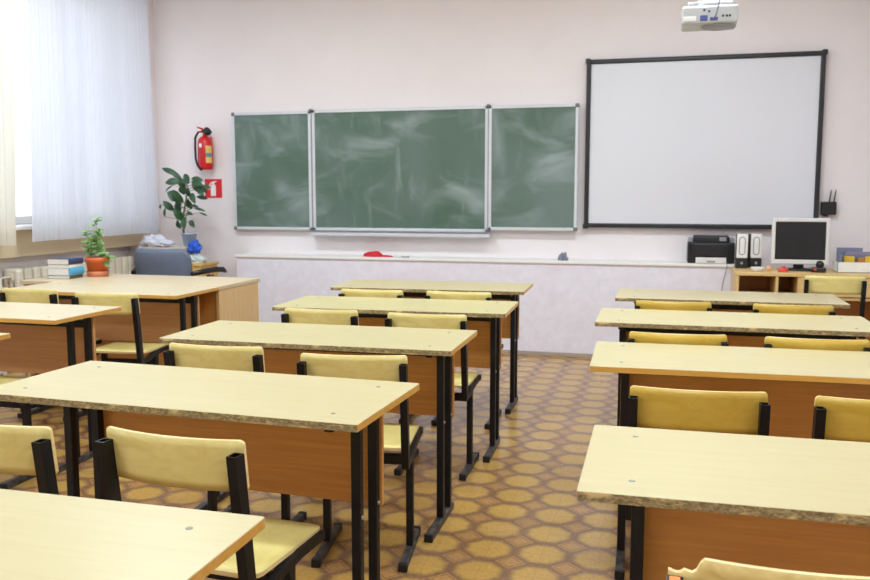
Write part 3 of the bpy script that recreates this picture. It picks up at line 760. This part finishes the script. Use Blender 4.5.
t = thing('fire_sign', (-4.05, 7.25, 1.375), 0, 'red square sign with white fire extinguisher symbol below the extinguisher', 'sign')
MB().box(-.087, .087, -.004, 0, -.087, .087).build('board', t, ['redsign'])
sy = MB(); ym = Matrix.Translation((0, -.0055, 0))
sy.poly([(-.026, -.07), (.026, -.07), (.026, .022), (.018, .036), (.01, .04), (-.01, .04), (-.018, .036), (-.026, .022)], .002, mtx=ym)
sy.poly([(-.01, .042), (.012, .042), (.012, .052), (.034, .062), (.034, .07), (-.012, .062), (-.03, .05), (-.046, .02), (-.046, -.01), (-.038, -.01), (-.038, .016), (-.026, .04), (-.01, .05)], .002, mtx=ym)
sy.build('symbol', t, ['signwhite'])

# ------------------------------------------------------------------ projector
t = thing('projector', (.207, 4.9, 2.217), .0, 'light grey ceiling-hung projector at the top edge of the photo, above the whiteboard', 'projector')
MB().box(-.143, .143, 0, .24, .008, .10, .012, seg=3).build('body', t, ['greypl'])
MB().lathe([(.07, .0), (.09, .006), (.09, .02)], 24, mtx=Matrix.Translation((.05, .10, -.006)) @ Matrix.Diagonal((1, .9, 1, 1))).build('bottom_bulge', t, ['midgrey'])
MB().box(-.135, -.07, -.003, .004, .022, .045, .002).build('label_plate', t, ['whitepl'])
MB().box(-.05, -.012, -.004, .004, .02, .05, .003).build('power_socket', t, ['bluepl'])
for x, z in ((-.03, .075), (-.005, .068), (.065, .042), (.085, .042), (.10, .042)): MB().lathe([(.006, 0), (.006, .006)], 12, mtx=Matrix.Translation((x, .002, z)) @ Matrix.Rotation(PI / 2, 4, 'X')).build('port', t, ['blackpl'])
MB().box(.0, .04, -.006, .004, .02, .038, .003).build('video_port', t, ['bluepl'])
MB().lathe([(.03, 0), (.032, .02), (.027, .022)], 20, mtx=Matrix.Translation((-.06, .24, .055)) @ Matrix.Rotation(-PI / 2, 4, 'X')).build('lens', t, ['blackpl'])
MB().box(-.06, .06, .06, .18, .125, .137, .003).build('mount_plate', t, ['whitepl'])
for x, y in ((-.11, .03), (.11, .03), (0, .22)):
    MB().tube([(x, y, .098), (x, y, .12), (x * .4, .12 + (y - .12) * .4, .131)], .006, 8).build('mount_arm', t, ['greypl'])
MB().lathe([(.02, .135), (.02, H - 2.217)], 16, mtx=Matrix.Translation((0, .12, 0))).build('ceiling_pole', t, ['whitepl'])
MB().tube([(.02, -.005, .03), (.03, -.03, .05), (.045, -.02, .12), (.05, .02, .25), (.02, .09, .5), (.021, .1, H - 2.22)], .005, 8).build('cable', t, ['midgrey'])

# ------------------------------------------------------------------ computer desk and the things on it
CZ = .77
t = thing('computer_desk', (1.025, 6.72, 0), 0, 'pine computer desk with open shelf slots below the whiteboard', 'desk')
MB().box(-.515, .525, -.25, .24, .745, CZ, .003).build('tabletop', t, ['cdesk'])
for x in (-.51, -.245, .50): MB().box(x, x + .02, -.245, .235, 0 if x != -.245 else .60, .745, .002).build('side_panel', t, ['cdesk'])
MB().box(-.49, .50, -.235, .235, .585, .605, .002).build('shelf', t, ['cdesk'])
MB().box(-.49, .50, .215, .233, .05, .745, .002).build('back_panel', t, ['panel'])
dr = MB().box(-.08, .495, -.245, -.228, .61, .742, .003).build('drawer', t, ['cdesk'])
MB().box(.16, .26, -.262, -.245, .67, .68, .002).build('handle', dr, ['midgrey'])
MB().box(-.098, -.08, -.24, .21, .605, .745, .002).build('divider', t, ['cdesk'])

t = thing('monitor', (.965, 6.72, CZ), -.02, 'square silver-framed desktop monitor with a dark screen on the computer desk', 'monitor')
tilt = Matrix.Translation((0, 0, .045)) @ Matrix.Rotation(-.05, 4, 'X')
f = MB(); f.box(-.195, .195, -.02, .02, .0, .034, .006, mtx=tilt); f.box(-.195, .195, -.02, .02, .308, .336, .006, mtx=tilt)
f.box(-.195, -.170, -.02, .02, .02, .32, .006, mtx=tilt); f.box(.170, .195, -.02, .02, .02, .32, .006, mtx=tilt)
f.box(-.185, .185, .012, .045, .01, .326, .012, mtx=tilt); f.build('bezel', t, ['beigepl'])
MB().box(-.172, .172, -.012, .014, .032, .310, 0, mtx=tilt).build('screen', t, ['screen'])
MB().box(-.035, .035, .03, .06, .01, .2, .006).build('stand_neck', t, ['blackpl'])
MB().lathe([(.125, 0), (.13, .006), (.10, .014), (.03, .02), (.001, .021)], 32, mtx=Matrix.Translation((0, .02, 0)) @ Matrix.Diagonal((1, .75, 1, 1))).build('stand_base', t, ['blackpl'])
def speaker(x, y, rz, label):
    t = thing('speaker', (x, y, CZ), rz, label, 'speaker', 'speakers beside the printer')
    MB().box(-.042, .042, -.05, .06, 0, .075, .006).box(-.040, .040, -.03, .058, .07, .255, .008).build('cabinet', t, ['blackpl'])
    fp = MB().box(-.039, .039, -.046, -.028, .077, .258, .006).build('front_panel', t, ['whitepl'])
    ring = MB()
    def fn(b):
        A, B = [], []
        for k in range(28):
            a = 2 * PI * k / 28; cz = .168 + (.045 if math.sin(a) >= 0 else -.045)
            for R, L in ((.024, A), (.017, B)): L.append(b.verts.new((R * math.cos(a), -.0475, cz + R * math.sin(a))))
        A2 = [b.verts.new(v.co + Vector((0, .003, 0))) for v in A]
        for k in range(28):
            q = (k + 1) % 28; b.faces.new((A[k], A[q], B[q], B[k])); b.faces.new((A[k], A2[k], A2[q], A[q]))
    ring._new(fn, 0).build('oval_trim', fp, ['midgrey'])
    MB().lathe([(.010, 0), (.010, .008), (.008, .01)], 14, mtx=Matrix.Translation((0, -.05, .04)) @ Matrix.Rotation(PI / 2, 4, 'X')).build('volume_knob', t, ['midgrey'])
speaker(.575, 6.85, .0, 'white-fronted black speaker standing next to the printer')
speaker(.672, 6.88, .12, 'white-fronted black speaker nearer to the monitor, turned slightly')
t = thing('printer', (.365, 7.115, .785), 0, 'black inkjet printer with white paper tray on the right end of the ledge', 'printer')
MB().box(-.175, .175, -.10, .13, 0, .165, .012, seg=3).build('body', t, ['blackpl'])
MB().box(-.135, .135, -.085, .06, .155, .215, .014, seg=3).build('lid', t, ['blackframe'])
for sx in (-1, 1): MB().box(sx * .155 - .02, sx * .155 + .02, -.06, .06, .16, .20, .01, seg=3).build('side_shoulder', t, ['midgrey'])
MB().box(.06, .11, -.089, -.083, .175, .205, .002).build('control_panel', t, ['midgrey'])
MB().box(-.13, .13, -.104, -.098, .055, .15, .003).build('front_cover', t, ['blackframe'])
tr = MB().box(-.115, .11, -.145, -.095, .006, .012, .001).box(-.115, .11, -.148, -.142, .004, .05, .002).build('paper_tray', t, ['whitepl'])
MB().box(-.03, .03, -.1495, -.147, .012, .026, .001).build('tray_notch', tr, ['midgrey'])
MB().tube([(.10, .0, .03), (.115, -.14, .012), (.118, -.158, -.02), (.09, -.153, -.15), (.07, -.152, -.35), (.05, -.152, -.6)], .003, 8).build('cable', t, ['midgrey'])
t = thing('storage_tray', (1.325, 6.70, CZ), 0, 'white open box of folders on the right end of the computer desk', 'box')
bx = MB(); w, d, h = .122, .09, .075
bx.box(-w, w, -d, d, 0, .004); bx.box(-w, w, -d, -d + .004, 0, h); bx.box(-w, w, d - .004, d, 0, h); bx.box(-w, -w + .004, -d, d, 0, h); bx.box(w - .004, w, -d, d, 0, h)
bx.build('tray', t, ['whitepl'])
for i, (x, y, w2, h2, c, lab) in enumerate([(-.02, .062, .17, .165, 'slate', 'slate-blue folder at the back of the white open box'), (.03, .045, .17, .138, 'mauve', 'mauve folder standing in the white open box'), (.02, .026, .19, .118, 'slate', 'lower slate folder standing mid box'), (-.035, -.01, .07, .108, 'yellow', 'yellow packet at left front of the white open box'), (.045, -.012, .05, .10, 'ochre', 'ochre packet beside the yellow ones in the white open box'), (.088, -.014, .04, .11, 'yellow', 'yellow packet at right front of the white open box')]):
    o = thing('folder', (1.325 + x, 6.70 + y, CZ + .004), 0, lab, 'folder', 'folders in the white box')
    MB().box(-w2 / 2, w2 / 2, -.007, -.005, 0, h2).box(-w2 / 2, w2 / 2, .005, .007, 0, h2).box(-w2 / 2, -w2 / 2 + .002, -.007, .007, 0, h2).build('cover', o, [c])
    MB().box(-w2 / 2 + .002, w2 / 2 - .003, -.005, .005, .001, h2 - .004).build('pages', o, ['pages'])
tag(MB().box(-.105, -.09, -.07, .05, 0, .12, .002).build('notebook', None, ['slate'], loc=(1.325, 6.70, CZ + .004)), 'narrow slate notebook against the left side of the white open box', 'notebook')
t = thing('white_bowl', (.665, 6.57, CZ), 0, 'small white dish on the computer desk front, left of the monitor', 'dish')
MB().lathe([(.02, 0), (.03, .0), (.05, .028), (.048, .03), (.028, .006), (.001, .006)], 20, cap=False).build('dish', t, ['whitepl'])
tag(MB().lathe([(.012, 0), (.019, .006), (.02, .022), (.012, .034), (.001, .036)], 16).build('small_ball', None, ['peach'], loc=(.752, 6.66, CZ)), 'small peach-coloured knob-like object between white dish and red mouse', 'trinket')
t = thing('red_mouse', (.843, 6.60, CZ), .4, 'small red object like a mouse before the monitor stand', 'mouse')
mm = MB().sphere((0, 0, .006), .038, sub=3, flat=0.0, sc=(1, .8, .75)); mm.build('shell', t, ['redpl']); MB().box(-.004, .004, -.02, .0, .032, .037, .001).build('scroll_wheel', t, ['blackpl'])
t = thing('web_camera', (1.075, 6.60, CZ), -.3, 'dark gadget with red dot standing right of the monitor stand', 'webcam')
MB().box(-.05, .05, -.03, .03, 0, .035, .008).build('base', t, ['blackpl']); MB().sphere((.01, .0, .055), .028, sub=3).build('head', t, ['blackpl'])
MB().lathe([(.009, 0), (.009, .003), (.001, .004)], 14, mtx=Matrix.Translation((-.015, -.03, .02)) @ Matrix.Rotation(PI / 2, 4, 'X')).build('red_button', t, ['redpl'])
t = thing('router', (1.225, 7.2505, 1.165), 0, 'small black box with two upright antennas on the wall right of the whiteboard', 'router')
MB().box(-.05, .058, -.05, 0, 0, .10, .006).build('case', t, ['blackpl'])
for x in (.005, .038): MB().tube([(x, -.03, .09), (x + .012, -.035, .19)], [.006, .004], 8).build('antenna', t, ['blackpl'])
MB().box(-.03, .0, -.045, 0, -.015, .03, .004).build('plug', t, ['blackpl'])

# ------------------------------------------------------------------ lights
def ceiling_lamp(x, y, label):
    t = thing('ceiling_lamp', (x, y, H), 0, label, 'ceiling lamp', 'ceiling lamps')
    MB().box(-.62, .62, -.16, .16, -.05, 0, .004).build('housing', t, ['white'])
    MB().box(-.59, .59, -.13, .13, -.065, -.05, .004).build('diffuser', t, ['lamp'])
    return t
lp = [(x, y) for y in (.3, 2.6, 4.9) for x in (-3.1, -.0)]
for k, (x, y) in enumerate(lp):
    ceiling_lamp(x, y, 'white fluorescent ceiling lamp, %s row %s' % (('front', 'middle', 'far')[k // 2], ('by the windows', 'by the right wall')[k % 2]))
    L = bpy.data.lights.new('lamp_light', 'AREA'); L.shape = 'RECTANGLE'; L.size = 1.15; L.size_y = .24; L.energy = (31, 34, 45)[k // 2]; L.color = (.765, .89, 1)
    o = bpy.data.objects.new('lamp_light', L); COL.objects.link(o); o.location = (x, y, H - .07)
for y0, y1 in wins:
    L = bpy.data.lights.new('window_portal', 'AREA'); L.shape = 'RECTANGLE'; L.size = 1.9; L.size_y = y1 - y0; L.cycles.is_portal = True
    o = bpy.data.objects.new('window_portal', L); COL.objects.link(o); o.location = (XL - .36, (y0 + y1) / 2, 2.05); o.rotation_euler = (0, -PI / 2, 0)
W = bpy.data.worlds.new('overcast_sky'); S.world = W; W.use_nodes = True
wn = W.node_tree.nodes; wk = W.node_tree.links
bg = wn['Background']; tc = wn.new('ShaderNodeTexCoord'); sp = wn.new('ShaderNodeSeparateXYZ'); rp = wn.new('ShaderNodeValToRGB')
wk.new(tc.outputs['Generated'], sp.inputs[0]); wk.new(sp.outputs[2], rp.inputs[0]); wk.new(rp.outputs[0], bg.inputs[0])
rp.color_ramp.elements[0].position = 0; rp.color_ramp.elements[0].color = (.85, .91, 1, 1)
rp.color_ramp.elements[1].position = .5; rp.color_ramp.elements[1].color = (.78, .87, 1, 1)
bg.inputs[1].default_value = 1.5
